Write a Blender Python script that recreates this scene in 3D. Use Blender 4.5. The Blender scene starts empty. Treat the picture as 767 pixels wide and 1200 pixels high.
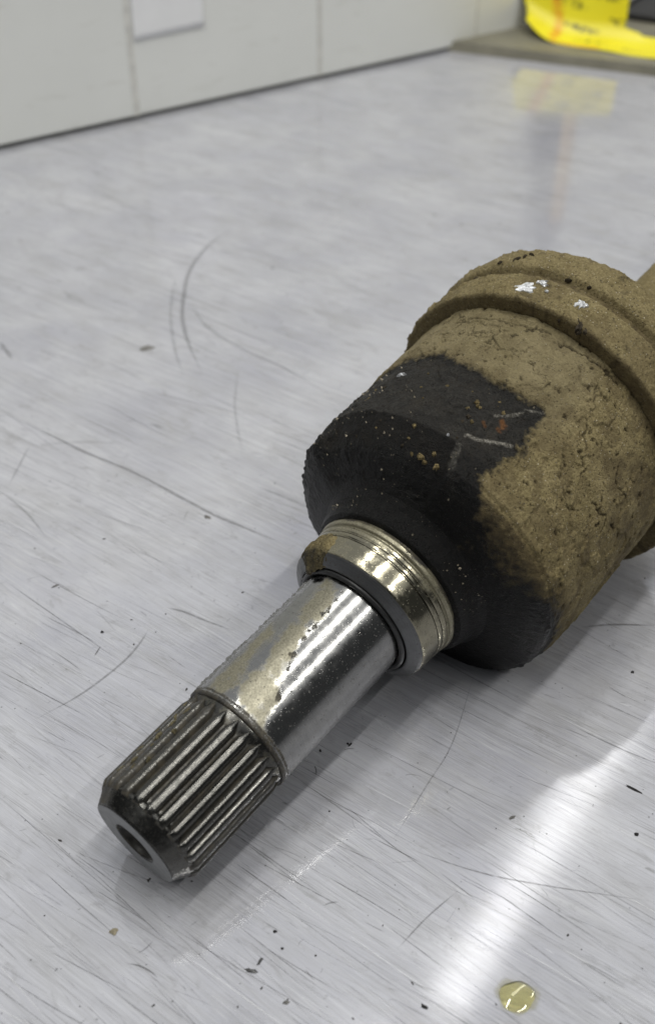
import bpy, math, random
import numpy as np
from mathutils import Matrix, Vector

# ------------------------------------------------------------------ scene, camera, world, lamps
scene = bpy.context.scene
col = scene.collection
random.seed(7)
RNG = np.random.default_rng(11)
MM = 0.001                                     # everything below is measured in millimetres

CAM_H, CAM_PITCH, CAM_F = 208.68, 37.70, 1299.2 / 1200.0
cam_data = bpy.data.cameras.new("camera")
cam = bpy.data.objects.new("camera", cam_data)
col.objects.link(cam)
cam.location = (0, 0, CAM_H * MM)
cam.rotation_euler = (math.radians(90 - CAM_PITCH), 0, 0)
cam_data.sensor_fit = 'VERTICAL'
cam_data.sensor_height = 36.0
cam_data.lens = 36.0 * CAM_F
cam_data.clip_start, cam_data.clip_end = 0.01, 20.0
cam_data.dof.use_dof = True
cam_data.dof.focus_distance = 0.262
cam_data.dof.aperture_fstop = 15.0
scene.camera = cam

world = bpy.data.worlds.new("World")
scene.world = world
world.use_nodes = True
wbg = world.node_tree.nodes["Background"]
wbg.inputs[0].default_value = (0.93, 0.97, 1.0, 1)
wbg.inputs[1].default_value = 0.06

TUBE_DIR = Vector((0.563, 0.826, 0)).normalized()


def tube_lamp(cx, cy, cz, watts, length=1.2, width=0.045):
    ld = bpy.data.lights.new("tube_fill_lamp", 'AREA')
    ld.shape = 'RECTANGLE'
    ld.size, ld.size_y = length, width
    ld.energy = watts
    ld.color = (1.0, 0.985, 0.94)
    lo = bpy.data.objects.new("tube_fill_lamp", ld)
    x = TUBE_DIR
    z = Vector((0, 0, 1))
    y = z.cross(x)
    lo.matrix_world = Matrix.Translation((cx, cy, cz)) @ Matrix((x, y, z)).transposed().to_4x4()
    col.objects.link(lo)


tube_lamp(0.585, 1.655, 1.90, 1.25, length=1.28, width=0.08)
tube_lamp(-0.215, 0.524, 1.90, 9)
tube_lamp(-0.960, -0.560, 1.90, 10)
tube_lamp(1.320, 1.450, 1.90, 6)
tube_lamp(1.250, -0.450, 1.90, 13)  # added fill lamp, off the tube rows, to brighten the back wall
tube_lamp(0.470, 0.200, 1.90, 14)
# light thrown back by the pale ceiling
cl = bpy.data.lights.new("ceiling_bounce", 'AREA')
cl.shape = 'RECTANGLE'
cl.size, cl.size_y = 6.0, 6.0
cl.energy = 46
cl.color = (0.96, 0.98, 1.0)
clo = bpy.data.objects.new("ceiling_bounce", cl)
clo.location = (-0.3, 0.6, 2.5)
col.objects.link(clo)

vs = scene.view_settings
vs.view_transform = 'Standard'
vs.look = 'None'
vs.exposure = -0.04
vs.gamma = 1.0
vs.use_curve_mapping = False
scene.cycles.caustics_reflective = False
scene.cycles.max_bounces = 8
scene.cycles.transparent_max_bounces = 32
scene.cycles.use_denoising = True

# ------------------------------------------------------------------ numeric noise


def _hash(i, j, k, seed):
    n = (i * 374761393 + j * 668265263 + k * 2147483647 + seed * 1274126177) & 0xFFFFFFFF
    n = ((n ^ (n >> 13)) * 1274126177) & 0xFFFFFFFF
    n = n ^ (n >> 16)
    return (n & 0xFFFF) / 65535.0


def vnoise(P, seed=0):
    """smooth value noise in 0..1, P is (..., 3)"""
    P = np.asarray(P, float)
    f = np.floor(P).astype(np.int64)
    t = P - f
    t = t * t * (3 - 2 * t)
    r = 0
    for a in (0, 1):
        wa = t[..., 0] if a else 1 - t[..., 0]
        for b in (0, 1):
            wb = t[..., 1] if b else 1 - t[..., 1]
            for c in (0, 1):
                wc = t[..., 2] if c else 1 - t[..., 2]
                r = r + wa * wb * wc * _hash(f[..., 0] + a, f[..., 1] + b, f[..., 2] + c, seed)
    return r


def fbm(P, octaves=4, seed=0):
    r, amp, tot = 0, 1.0, 0
    P = np.asarray(P, float)
    for o in range(octaves):
        r = r + amp * vnoise(P * 2 ** o + 17.3 * o, seed + o)
        tot += amp
        amp *= 0.5
    return r / tot


def sstep(a, b, x):
    t = np.clip((x - a) / (b - a), 0, 1)
    return t * t * (3 - 2 * t)


def poly_sd(X, Y, poly):
    """signed distance to a closed polygon, negative inside"""
    d = np.full(X.shape, 1e9)
    inside = np.zeros(X.shape, bool)
    n = len(poly)
    for i in range(n):
        x0, y0 = poly[i]
        x1, y1 = poly[(i + 1) % n]
        ex, ey = x1 - x0, y1 - y0
        t = np.clip(((X - x0) * ex + (Y - y0) * ey) / (ex * ex + ey * ey + 1e-9), 0, 1)
        d = np.minimum(d, np.hypot(X - x0 - t * ex, Y - y0 - t * ey))
        c = (y0 > Y) != (y1 > Y)
        xi = x0 + (Y - y0) * ex / (ey if abs(ey) > 1e-9 else 1e-9)
        inside ^= c & (X < xi)
    return np.where(inside, -d, d)


def line_d(X, Y, line):
    d = np.full(X.shape, 1e9)
    for (x0, y0), (x1, y1) in zip(line[:-1], line[1:]):
        ex, ey = x1 - x0, y1 - y0
        t = np.clip(((X - x0) * ex + (Y - y0) * ey) / (ex * ex + ey * ey + 1e-9), 0, 1)
        d = np.minimum(d, np.hypot(X - x0 - t * ex, Y - y0 - t * ey))
    return d


# ------------------------------------------------------------------ mesh helpers


def mesh_data(name, V, F, smooth=True, attrs=None):
    me = bpy.data.meshes.new(name)
    V = np.asarray(V, float) * MM
    me.from_pydata(V.tolist(), [], F if isinstance(F, list) else F.tolist())
    if smooth:
        me.polygons.foreach_set("use_smooth", [True] * len(me.polygons))
    for k, a in (attrs or {}).items():
        at = me.attributes.new(k, 'FLOAT', 'POINT')
        at.data.foreach_set("value", np.asarray(a, np.float32).ravel())
    me.update()
    return me


def obj(name, me, mat, parent=None):
    o = bpy.data.objects.new(name, me)
    col.objects.link(o)
    if mat is not None and len(me.materials) == 0:
        me.materials.append(mat)
    o.parent = parent
    return o


def tag(o, label=None, cat=None, group=None, kind=None):
    if label: o["label"] = label
    if cat: o["category"] = cat
    if group: o["group"] = group
    if kind: o["kind"] = kind
    return o


def grid_faces(n, m, wrap=True):
    """n rows of m columns"""
    i = np.arange(n - 1)[:, None]
    j = np.arange(m if wrap else m - 1)[None, :]
    j2 = (j + 1) % m
    return np.stack([i * m + j, i * m + j2, (i + 1) * m + j2, (i + 1) * m + j], -1).reshape(-1, 4)


def box_vf(x0, y0, z0, x1, y1, z1):
    V = [(x0, y0, z0), (x1, y0, z0), (x1, y1, z0), (x0, y1, z0), (x0, y0, z1), (x1, y0, z1), (x1, y1, z1), (x0, y1, z1)]
    F = [(3, 2, 1, 0), (4, 5, 6, 7), (0, 1, 5, 4), (1, 2, 6, 5), (2, 3, 7, 6), (3, 0, 4, 7)]
    return V, F


# ------------------------------------------------------------------ material helpers


class NT:
    def __init__(self, name):
        self.m = bpy.data.materials.new(name)
        self.m.use_nodes = True
        self.t = self.m.node_tree
        self.p = self.t.nodes["Principled BSDF"]
        self.out = self.t.nodes["Material Output"]
        self.co = None

    def n(self, kind, **kw):
        nd = self.t.nodes.new(kind)
        for k, v in kw.items():
            setattr(nd, k, v)
        return nd

    def l(self, a, b):
        self.t.links.new(a, b)

    def coord(self, scale=(1, 1, 1), rot=0.0, rot3=None):
        """object coordinates in millimetres, turned and scaled"""
        if self.co is None:
            self.co = self.n('ShaderNodeTexCoord')
        mp = self.n('ShaderNodeMapping')
        mp.vector_type = 'POINT'
        self.l(self.co.outputs['Object'], mp.inputs[0])
        mp.inputs['Scale'].default_value = (1000, 1000, 1000)
        mp.inputs['Rotation'].default_value = rot3 or (0, 0, rot)
        m2 = self.n('ShaderNodeVectorMath', operation='MULTIPLY')
        self.l(mp.outputs[0], m2.inputs[0])
        m2.inputs[1].default_value = scale
        return m2.outputs[0]

    def noise(self, vec, scale=1.0, detail=4, rough=0.55, dist=0.0):
        nd = self.n('ShaderNodeTexNoise')
        self.l(vec, nd.inputs['Vector'])
        nd.inputs['Scale'].default_value = scale
        nd.inputs['Detail'].default_value = detail
        nd.inputs['Roughness'].default_value = rough
        nd.inputs['Distortion'].default_value = dist
        return nd.outputs['Fac']

    def voro(self, vec, scale=1.0, feature='F1', rand=1.0):
        nd = self.n('ShaderNodeTexVoronoi', feature=feature)
        self.l(vec, nd.inputs['Vector'])
        nd.inputs['Scale'].default_value = scale
        nd.inputs['Randomness'].default_value = rand
        return nd

    def ramp(self, fac, stops):
        nd = self.n('ShaderNodeValToRGB')
        self.l(fac, nd.inputs[0])
        el = nd.color_ramp.elements
        while len(el) < len(stops):
            el.new(0.5)
        for e, (p, c) in zip(el, stops):
            e.position = p
            e.color = c if isinstance(c, tuple) and len(c) == 4 else ((*c, 1) if isinstance(c, tuple) else (c, c, c, 1))
        return nd.outputs[0]

    def rng(self, fac, a, b, c=0.0, d=1.0):
        nd = self.n('ShaderNodeMapRange')
        nd.clamp = True
        self.l(fac, nd.inputs[0])
        for i, v in enumerate((a, b, c, d)):
            nd.inputs[1 + i].default_value = v
        return nd.outputs[0]

    def mix(self, fac, a, b, blend='MIX'):
        nd = self.n('ShaderNodeMix', data_type='RGBA', blend_type=blend)
        for s, v in ((nd.inputs[0], fac), (nd.inputs[6], a), (nd.inputs[7], b)):
            if hasattr(v, 'links') or hasattr(v, 'is_linked'):
                self.l(v, s)
            else:
                s.default_value = v if isinstance(v, (int, float)) and s is nd.inputs[0] else ((*v, 1) if len(v) == 3 else v)
        return nd.outputs[2]

    def math(self, op, a, b=None):
        nd = self.n('ShaderNodeMath', operation=op)
        for s, v in ((nd.inputs[0], a), (nd.inputs[1], b)):
            if v is None:
                continue
            if hasattr(v, 'is_linked'):
                self.l(v, s)
            else:
                s.default_value = v
        return nd.outputs[0]

    def attr(self, name):
        nd = self.n('ShaderNodeAttribute', attribute_name=name)
        return nd.outputs['Fac']

    def bump(self, h, dist_mm, strength=1.0, prev=None):
        nd = self.n('ShaderNodeBump')
        self.l(h, nd.inputs['Height'])
        nd.inputs['Distance'].default_value = dist_mm * MM
        nd.inputs['Strength'].default_value = strength
        if prev is not None:
            self.l(prev, nd.inputs['Normal'])
        return nd.outputs[0]

    def set(self, **kw):
        for k, v in kw.items():
            s = self.p.inputs[k.replace('_', ' ')]
            if hasattr(v, 'is_linked'):
                self.l(v, s)
            else:
                s.default_value = (*v, 1) if isinstance(v, tuple) and len(v) == 3 else v


def plain(name, c, rough=0.6, metal=0.0, var=0.15, scale=0.3):
    k = NT(name)
    f = k.noise(k.coord(), scale, 4)
    lo = tuple(x * (1 - var) for x in c)
    hi = tuple(min(1, x * (1 + var)) for x in c)
    k.set(Base_Color=k.mix(k.rng(f, 0.3, 0.7), lo, hi), Roughness=rough, Metallic=metal)
    return k.m


# --- worn sheet metal of the bench
BRUSH = math.radians(36.0)


def make_bench_mat():
    k = NT("worn_sheet_metal")
    br = k.coord((0.016, 0.75, 1), BRUSH)
    br2 = k.coord((0.03, 1.9, 1), BRUSH + 0.10)
    br3 = k.coord((0.022, 0.33, 1), BRUSH - 0.07)
    a = k.noise(br, 1, 5, 0.6)
    b = k.noise(br2, 1, 4, 0.6)
    c3 = k.noise(br3, 1, 4, 0.6, 0.3)
    blot = k.noise(k.coord((1, 1, 1)), 0.022, 5, 0.6, 0.4)
    blot2 = k.noise(k.coord((0.5, 1.0, 1), BRUSH), 0.09, 5, 0.65, 0.6)
    c = k.mix(k.rng(blot, 0.3, 0.7), (0.430, 0.435, 0.485), (0.575, 0.580, 0.615))
    c = k.mix(k.rng(blot2, 0.48, 0.72, 0, 0.7), c, (0.42, 0.42, 0.435))
    c = k.mix(k.rng(a, 0.50, 0.72, 0, 0.36), c, (0.36, 0.36, 0.37))
    c = k.mix(k.rng(b, 0.56, 0.74, 0, 0.48), c, (0.32, 0.32, 0.31))
    c = k.mix(k.rng(c3, 0.56, 0.75, 0, 0.25), c, (0.70, 0.71, 0.73))
    # hair lines left by the rolling and by years of rubbing
    for sc_, dr, wd, al_, tone_ in (((0.006, 0.9, 1), 0.02, 0.016, 0.55, (0.22, 0.22, 0.215)), ((0.009, 1.7, 1), -0.05, 0.020, 0.45, (0.20, 0.20, 0.195)),
                                    ((0.011, 1.3, 1), 0.08, 0.016, 0.45, (0.80, 0.81, 0.82)), ((0.014, 2.6, 1), -0.01, 0.030, 0.40, (0.25, 0.25, 0.245))):
        ln_ = k.noise(k.coord(sc_, BRUSH + dr), 1, 3, 0.55)
        ln_ = k.rng(k.math('ABSOLUTE', k.math('SUBTRACT', ln_, 0.5)), 0.0, wd, 1, 0)
        msk = k.rng(k.noise(k.coord((0.5, 1, 1), BRUSH + dr), 0.055, 3, 0.6), 0.40, 0.62, 0.15, 1.0)
        c = k.mix(k.math('MULTIPLY', k.math('MULTIPLY', ln_, msk), al_), c, tone_)
    # smudges and scuffs of grey dirt
    sm = k.noise(k.coord((0.55, 1.2, 1), BRUSH), 0.16, 5, 0.75, 1.2)
    c = k.mix(k.rng(sm, 0.56, 0.74, 0, 0.55), c, (0.27, 0.268, 0.265))
    sm2 = k.noise(k.coord((0.35, 1.1, 1), BRUSH - 0.25), 0.45, 4, 0.7, 0.8)
    c = k.mix(k.rng(sm2, 0.66, 0.74, 0, 0.6), c, (0.20, 0.20, 0.195))
    # small dark pits
    v = k.voro(k.coord(), 0.33)
    keep = k.rng(k.noise(k.coord(), 0.12, 2), 0.52, 0.60)
    pit = k.math('MULTIPLY', k.rng(v.outputs['Distance'], 0.05, 0.09, 1, 0), keep)
    c = k.mix(k.math('MULTIPLY', pit, 0.7), c, (0.10, 0.10, 0.10))
    rough = k.math('ADD', k.rng(a, 0.3, 0.7, 0.07, 0.105), k.rng(blot, 0.3, 0.7, -0.015, 0.025))
    h = k.math('ADD', k.math('MULTIPLY', a, 0.6), k.math('MULTIPLY', b, 0.5))
    nrm = k.bump(h, 0.03, 0.055)
    k.set(Base_Color=c, Metallic=0.22, Roughness=rough, Normal=nrm)
    k.p.inputs['IOR'].default_value = 1.75
    return k.m


def make_mark_mat():
    k = NT("scratch_mark")
    al = k.attr("alpha")
    tone = k.attr("tone")
    wob = k.noise(k.coord((0.5, 0.5, 1)), 1.2, 3)
    al = k.math('MULTIPLY', al, k.rng(wob, 0.25, 0.55, 0.35, 1.0))
    c = k.mix(tone, (0.07, 0.068, 0.065), (0.86, 0.87, 0.88))
    k.set(Base_Color=c, Roughness=0.45, Metallic=0.3, Alpha=al)
    return k.m


M_bench = make_bench_mat()
M_mark = make_mark_mat()


def make_dirt_mat():
    """dried sandy mud, black grease where the 'grease' attribute is high"""
    k = NT("mud_and_grease")
    g = k.attr("grease")
    crack = k.attr("crack")
    co = k.coord()
    big = k.noise(co, 0.10, 5, 0.6)
    mid = k.noise(co, 0.55, 5, 0.7)
    fine = k.noise(co, 1.7, 4, 0.75)
    grain = k.voro(co, 1.35)
    dark_tone = k.attr("dark_tone")
    mud = k.mix(k.rng(big, 0.3, 0.7), (0.168, 0.135, 0.060), (0.270, 0.222, 0.110))
    mud = k.mix(k.rng(k.noise(co, 0.28, 5, 0.7, 0.6), 0.48, 0.68, 0, 0.5), mud, (0.150, 0.112, 0.050))
    mud = k.mix(k.rng(mid, 0.5, 0.75, 0, 0.55), mud, (0.130, 0.098, 0.045))
    mud = k.mix(k.rng(mid, 0.25, 0.42, 0.40, 0.0), mud, (0.34, 0.28, 0.16))
    mud = k.mix(k.rng(fine, 0.52, 0.68, 0, 0.75), mud, (0.075, 0.056, 0.026))
    mud = k.mix(k.rng(fine, 0.32, 0.47, 0.7, 0.0), mud, (0.37, 0.305, 0.17))
    grit = k.rng(grain.outputs['Distance'], 0.16, 0.30, 1, 0)
    sel = k.n('ShaderNodeSeparateColor')
    k.l(grain.outputs['Color'], sel.inputs[0])
    mud = k.mix(k.math('MULTIPLY', grit, k.rng(sel.outputs[0], 0.80, 0.84, 0, 0.85)), mud, (0.55, 0.49, 0.36))
    mud = k.mix(k.math('MULTIPLY', grit, k.rng(sel.outputs[1], 0.74, 0.78, 0, 0.8)), mud, (0.03, 0.025, 0.02))
    mud = k.mix(k.math('MULTIPLY', k.attr("sleek"), 0.62), mud, k.mix(k.rng(big, 0.35, 0.65), (0.175, 0.146, 0.080), (0.245, 0.208, 0.122)))
    mud = k.mix(k.math('MULTIPLY', dark_tone, k.rng(mid, 0.3, 0.6, 0.6, 1.0)), mud, (0.095, 0.072, 0.036))
    gr = k.mix(k.rng(mid, 0.35, 0.7), (0.0045, 0.0042, 0.0038), (0.017, 0.0155, 0.013))
    gr = k.mix(k.rng(fine, 0.30, 0.42, 0.55, 0), gr, (0.060, 0.050, 0.034))
    gr = k.mix(k.rng(big, 0.52, 0.72, 0, 0.5), gr, (0.022, 0.0175, 0.011))
    sc = k.math('MULTIPLY', k.attr("scuff_pale"), k.rng(fine, 0.30, 0.62, 0.25, 1.0))
    gr = k.mix(sc, gr, k.mix(k.rng(fine, 0.35, 0.6), (0.09, 0.08, 0.06), (0.40, 0.38, 0.33)))
    gr = k.mix(k.attr("rust"), gr, (0.15, 0.062, 0.018))
    wet_shade = k.math('MULTIPLY', dark_tone, k.rng(mid, 0.25, 0.55, 0.75, 1.0))  # oily gloss plus painted shade on the front grease
    gr = k.mix(wet_shade, gr, k.mix(k.rng(fine, 0.30, 0.42, 0.6, 0), (0.0022, 0.0021, 0.0019), (0.022, 0.018, 0.011)))
    # brownish film where the grease is thin
    gm = k.math('ADD', g, k.math('MULTIPLY', k.math('SUBTRACT', mid, 0.5), 0.85))
    gm = k.rng(gm, 0.18, 0.82)
    c = k.mix(gm, mud, gr)
    c = k.mix(k.math('MULTIPLY', crack, 0.9), c, (0.025, 0.018, 0.011))
    rough = k.mix(gm, (0.84, 0.84, 0.84), k.mix(k.rng(mid, 0.3, 0.7), (0.52, 0.52, 0.52), (0.80, 0.80, 0.80)))
    rough = k.mix(k.math('MULTIPLY', k.math('MULTIPLY', wet_shade, gm), 0.8), rough, (0.30, 0.30, 0.30))
    rough = k.mix(sc, rough, (0.27, 0.27, 0.27))
    b1 = k.bump(mid, 0.9, 0.75)
    b2 = k.bump(fine, 0.50, 0.9, b1)
    b3 = k.bump(grit, 0.22, 0.8, b2)
    k.set(Base_Color=c, Roughness=rough, Normal=b3)
    k.p.inputs['Specular IOR Level'].default_value = 0.22
    return k.m


M_dirt = make_dirt_mat()


def make_steel(name, base, rough, dark=0.0, turned=0.35):
    """turned steel; 'film' is an oily tan film, 'grime' a black crust"""
    k = NT(name)
    film = k.attr("film")
    grime = k.attr("grime")
    turn = k.noise(k.coord((6.0, 0.05, 0.05)), 1, 3, 0.6)
    co = k.coord()
    mid = k.noise(co, 0.45, 5, 0.65)
    fine = k.noise(co, 2.4, 4, 0.7)
    c = k.mix(k.rng(turn, 0.35, 0.65), tuple(x * 0.86 for x in base), base)
    c = k.mix(k.rng(mid, 0.45, 0.75, 0, 0.35 + dark), c, tuple(x * 0.45 for x in base))
    fm = k.rng(k.math('ADD', film, k.math('MULTIPLY', k.math('SUBTRACT', mid, 0.5), 1.2)), 0.25, 0.70)
    c = k.mix(k.math('MULTIPLY', fm, 0.88), c, k.mix(k.rng(fine, 0.35, 0.65), (0.125, 0.112, 0.068), (0.30, 0.28, 0.20)))
    # dark specks of rust and grit
    v = k.voro(co, 0.95)
    sel = k.n('ShaderNodeSeparateColor')
    k.l(v.outputs['Color'], sel.inputs[0])
    sp = k.math('MULTIPLY', k.rng(v.outputs['Distance'], 0.10, 0.20, 1, 0), k.rng(sel.outputs[0], 0.66, 0.70))
    v2 = k.voro(co, 2.1)
    sel2 = k.n('ShaderNodeSeparateColor')
    k.l(v2.outputs['Color'], sel2.inputs[0])
    sp2 = k.math('MULTIPLY', k.rng(v2.outputs['Distance'], 0.12, 0.24, 1, 0), k.rng(sel2.outputs[0], 0.58, 0.62))
    sp = k.math('MAXIMUM', sp, sp2)
    gm = k.rng(k.math('ADD', grime, k.math('MULTIPLY', k.math('SUBTRACT', fine, 0.5), 0.9)), 0.42, 0.60)
    dk = k.math('MAXIMUM', k.math('MULTIPLY', sp, 0.85), gm)
    c = k.mix(dk, c, k.mix(k.rng(mid, 0.4, 0.7), (0.022, 0.020, 0.016), (0.065, 0.055, 0.036)))
    metal = k.math('SUBTRACT', 1.0, k.math('MAXIMUM', k.math('MULTIPLY', fm, 0.50), k.math('MULTIPLY', dk, 0.9)))
    r = k.math('ADD', rough, k.math('ADD', k.math('MULTIPLY', fm, 0.20), k.math('MULTIPLY', dk, 0.35)))
    r = k.math('ADD', r, k.rng(mid, 0.35, 0.7, -0.03, 0.09))
    b1 = k.bump(turn, 0.02, turned)
    b2 = k.bump(k.math('ADD', k.math('MULTIPLY', mid, fm), k.math('MULTIPLY', fine, dk)), 0.10 if turned > 0.1 else 0.03, 0.30, b1)
    k.set(Base_Color=c, Metallic=metal, Roughness=r, Normal=b2)
    return k.m


M_shaft = make_steel("turned_shaft_steel", (0.38, 0.378, 0.368), 0.15)
M_collar = make_steel("oily_collar_steel", (0.37, 0.345, 0.26), 0.14)
M_spline = make_steel("dark_spline_steel", (0.120, 0.118, 0.110), 0.23, 0.25, 0.05)
M_face = make_steel("machined_face_steel", (0.26, 0.265, 0.265), 0.48)
M_bevel = make_steel("dull_bevel_steel", (0.17, 0.173, 0.175), 0.42)
M_black = plain("black_rubber", (0.018, 0.018, 0.018), 0.38, 0, 0.4, 0.8)
M_boreblack = plain("oily_bore", (0.030, 0.028, 0.024), 0.45, 0.3, 0.4, 0.8)
M_fleck = plain("silvery_white_chip", (0.62, 0.63, 0.64), 0.35, 0.3, 0.45, 0.9)
M_scrape = plain("scraped_bright_metal", (0.30, 0.28, 0.23), 0.42, 0.6, 0.35, 0.7)
M_rust = plain("rust", (0.30, 0.11, 0.025), 0.8, 0, 0.5, 1.5)

# ------------------------------------------------------------------ the bench top
BENCH = obj("bench_top", mesh_data("bench_top", [(-900, -400, 0), (900, -400, 0), (900, 1300, 0), (-900, 1300, 0),
            (-900, -400, -3), (900, -400, -3), (900, 1300, -3), (-900, 1300, -3)],
            [(0, 1, 2, 3), (7, 6, 5, 4), (4, 5, 1, 0), (5, 6, 2, 1), (6, 7, 3, 2), (7, 4, 0, 3)], False), M_bench)
tag(BENCH, kind="structure", label="scratched light grey sheet metal bench top")


class Ribbons:
    def __init__(self):
        self.V, self.F, self.a, self.t = [], [], [], []

    def add(self, pts, width, alpha, tone, z=0.02, taper=True):
        pts = np.asarray(pts, float)
        n = len(pts)
        d = np.gradient(pts, axis=0)
        d /= np.linalg.norm(d, axis=1)[:, None] + 1e-9
        nr = np.stack([-d[:, 1], d[:, 0]], 1)
        b = len(self.V)
        for i in range(n):
            e = min(i, n - 1 - i) / max(1, (n - 1) / 2)
            w = width * (0.35 + 0.65 * min(1, e * 2)) if taper else width
            al = alpha * (min(1, 0.12 + e * 2.2) if taper else 1)
            for sgn in (-1, 0, 1):
                q = pts[i] + nr[i] * w * 0.5 * sgn
                self.V.append((q[0], q[1], z))
                self.a.append(al if sgn == 0 else al * 0.35)
                self.t.append(tone)
        for i in range(n - 1):
            for c in (0, 1):
                self.F.append((b + i * 3 + c, b + i * 3 + c + 1, b + (i + 1) * 3 + c + 1, b + (i + 1) * 3 + c))

    def build(self, name, parent):
        me = mesh_data(name, self.V, self.F, False, {"alpha": self.a, "tone": self.t})
        return obj(name, me, M_mark, parent)


def smooth_line(pts, n=28):
    """Catmull-Rom through the points"""
    P = np.asarray(pts, float)
    P = np.vstack([2 * P[0] - P[1], P, 2 * P[-1] - P[-2]])
    out = []
    for i in range(1, len(P) - 2):
        for t in np.linspace(0, 1, max(3, n // (len(P) - 3)), endpoint=False):
            out.append(0.5 * (2 * P[i] + (P[i + 1] - P[i - 1]) * t + (2 * P[i - 1] - 5 * P[i] + 4 * P[i + 1] - P[i + 2]) * t * t
                              + (3 * P[i] - P[i - 1] - 3 * P[i + 1] + P[i + 2]) * t ** 3))
    out.append(P[-2])
    return np.array(out)


# the long scratches that can be followed one by one
LONG = [
    ([(-40.9, 486.9), (-52.9, 465.3), (-59, 438.4), (-58.9, 413), (-57.4, 394.5), (-52.6, 373.9), (-45.5, 351.7)], 2.0, 0.50, 0.10),
    ([(-64.6, 436.7), (-62.9, 401.8), (-57.8, 370.6), (-52.6, 351.7)], 1.5, 0.30, 0.15),
    ([(-56.1, 409.2), (-46.3, 387.5), (-30.2, 369.3), (-16.9, 357.9), (-0.5, 339.9)], 1.6, 0.34, 0.12),
    ([(-114.1, 327.4), (-93.3, 312.4), (-80, 302.3), (-61.5, 290.2), (-37.8, 270.9), (-24.1, 261.6), (-11, 253.5)], 1.25, 0.62, 0.10),
    ([(-72.2, 186), (-63.4, 193.4), (-57, 200.8), (-52.4, 207.5), (-49.8, 213.3), (-48.4, 217.9)], 0.75, 0.62, 0.12),
    ([(-44.5, 226.7), (-39.6, 225), (-33.5, 221.6), (-25, 217.2)], 0.8, 0.60, 0.05),
    ([(17.3, 148.5), (32.6, 142.4), (46.9, 139), (69.2, 135.1)], 0.42, 0.60, 0.08),
    ([(37.9, 201.4), (30.3, 178.6), (23.2, 165.8), (14.5, 150.5)], 0.40, 0.45, 0.10),
    ([(-101.1, 283.3), (-99.2, 306.3)], 0.8, 0.40, 0.12),
    ([(-99.2, 306.3), (-81.1, 308.3), (-68.1, 307.3)], 0.8, 0.36, 0.12),
    ([(-103.3, 281), (-92.8, 270), (-83.8, 257.5)], 0.8, 0.40, 0.12),
    ([(-32.9, 361), (-32.7, 334.1), (-30.8, 317.7), (-27.7, 299.8)], 1.2, 0.25, 0.15),
    ([(27.6, 137.6), (20.8, 131.5), (14.2, 124.3)], 0.40, 0.60, 0.05),
    ([(-125.8, 377.3), (-117.6, 362.9)], 1.8, 0.50, 0.05),
    ([(-22.6, 283.3), (-11.6, 276.5), (-3.5, 270)], 1.4, 0.35, 0.12),
    ([(68.6, 218.9), (78.1, 219.9), (88.9, 219.5)], 0.7, 0.70, 0.0),
    ([(60.0, 184.0), (70.0, 177.0), (80.0, 171.0)], 0.5, 0.55, 0.0),
]
for pts, w, al, tn in LONG:
    rb = Ribbons()
    rb.add(smooth_line(pts), w, al * 0.72, tn, 0.06)
    rb.build("long_scratch", BENCH)

rb = Ribbons()
for i in range(4600):
    y = 95 + 620 * RNG.random() ** 1.8
    hw = 75 + y * 0.42
    x = RNG.uniform(-hw, hw)
    kind = RNG.random()
    ang = -BRUSH + RNG.normal(0, 0.09)
    ln = min(90, 3 + RNG.exponential(16)) * (0.7 + y / 500)
    w = (0.09 + 0.20 * RNG.random() ** 2) * (0.7 + y / 420)
    al = 0.12 + 0.45 * RNG.random() ** 2.0
    tone = 0.0 if RNG.random() < 0.78 else 1.0
    bend = RNG.normal(0, 0.03)
    if kind < 0.09:
        ang = RNG.uniform(0, math.pi)
        ln = 0.8 + RNG.exponential(2.2)
        w *= 1.5
        al = min(0.7, al * 1.2)
        tone = 0.0
        bend = RNG.normal(0, 0.3)
    ts = np.linspace(-0.5, 0.5, 7)
    ux, uy = math.cos(ang), math.sin(ang)
    pts = [(x + t * ln * ux - bend * ln * (t * t) * uy, y + t * ln * uy + bend * ln * (t * t) * ux) for t in ts]
    rb.add(pts, w, al, tone, 0.02 + 0.02 * RNG.random())
tag(rb.build("fine_scratches", BENCH), kind="stuff")

# ------------------------------------------------------------------ back wall of white panels
WALL_A = Vector((-174.0, 585.0, 0))
WALL_DIR = (Vector((80.0, 771.0, 0)) - WALL_A).normalized()
wall_root = bpy.data.objects.new("wall", None)
col.objects.link(wall_root)
wall_root.location = WALL_A * MM
wall_root.rotation_euler = (0, 0, math.atan2(WALL_DIR.y, WALL_DIR.x))
tag(wall_root, "off-white panelled splash wall along the back of the bench", kind="structure")


def make_wall_mat():
    k = NT("off_white_panel")
    co = k.coord()
    f = k.noise(co, 0.012, 5, 0.6)
    g = k.noise(k.coord((0.4, 1, 1.4)), 0.09, 5, 0.65, 0.5)
    c = k.mix(k.rng(f, 0.3, 0.7), (0.84, 0.85, 0.815), (0.89, 0.90, 0.865))
    c = k.mix(k.rng(g, 0.58, 0.76, 0, 0.30), c, (0.58, 0.57, 0.50))
    k.set(Base_Color=c, Roughness=0.32)
    return k.m


M_wall = make_wall_mat()
M_seam = plain("grey_seam_sealant", (0.74, 0.735, 0.69), 0.6, 0, 0.12, 0.15)
M_gap = plain("dark_joint", (0.22, 0.22, 0.21), 0.8)


def wall_box(name, x0, x1, y0, y1, z0, z1, mat, bev=0.8):
    V, F = box_vf(x0, y0, z0, x1, y1, z1)
    o = obj(name, mesh_data(name, V, F, False), mat, wall_root)
    b = o.modifiers.new("edge", 'BEVEL')
    b.width = bev * MM
    b.segments = 2
    return o


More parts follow.
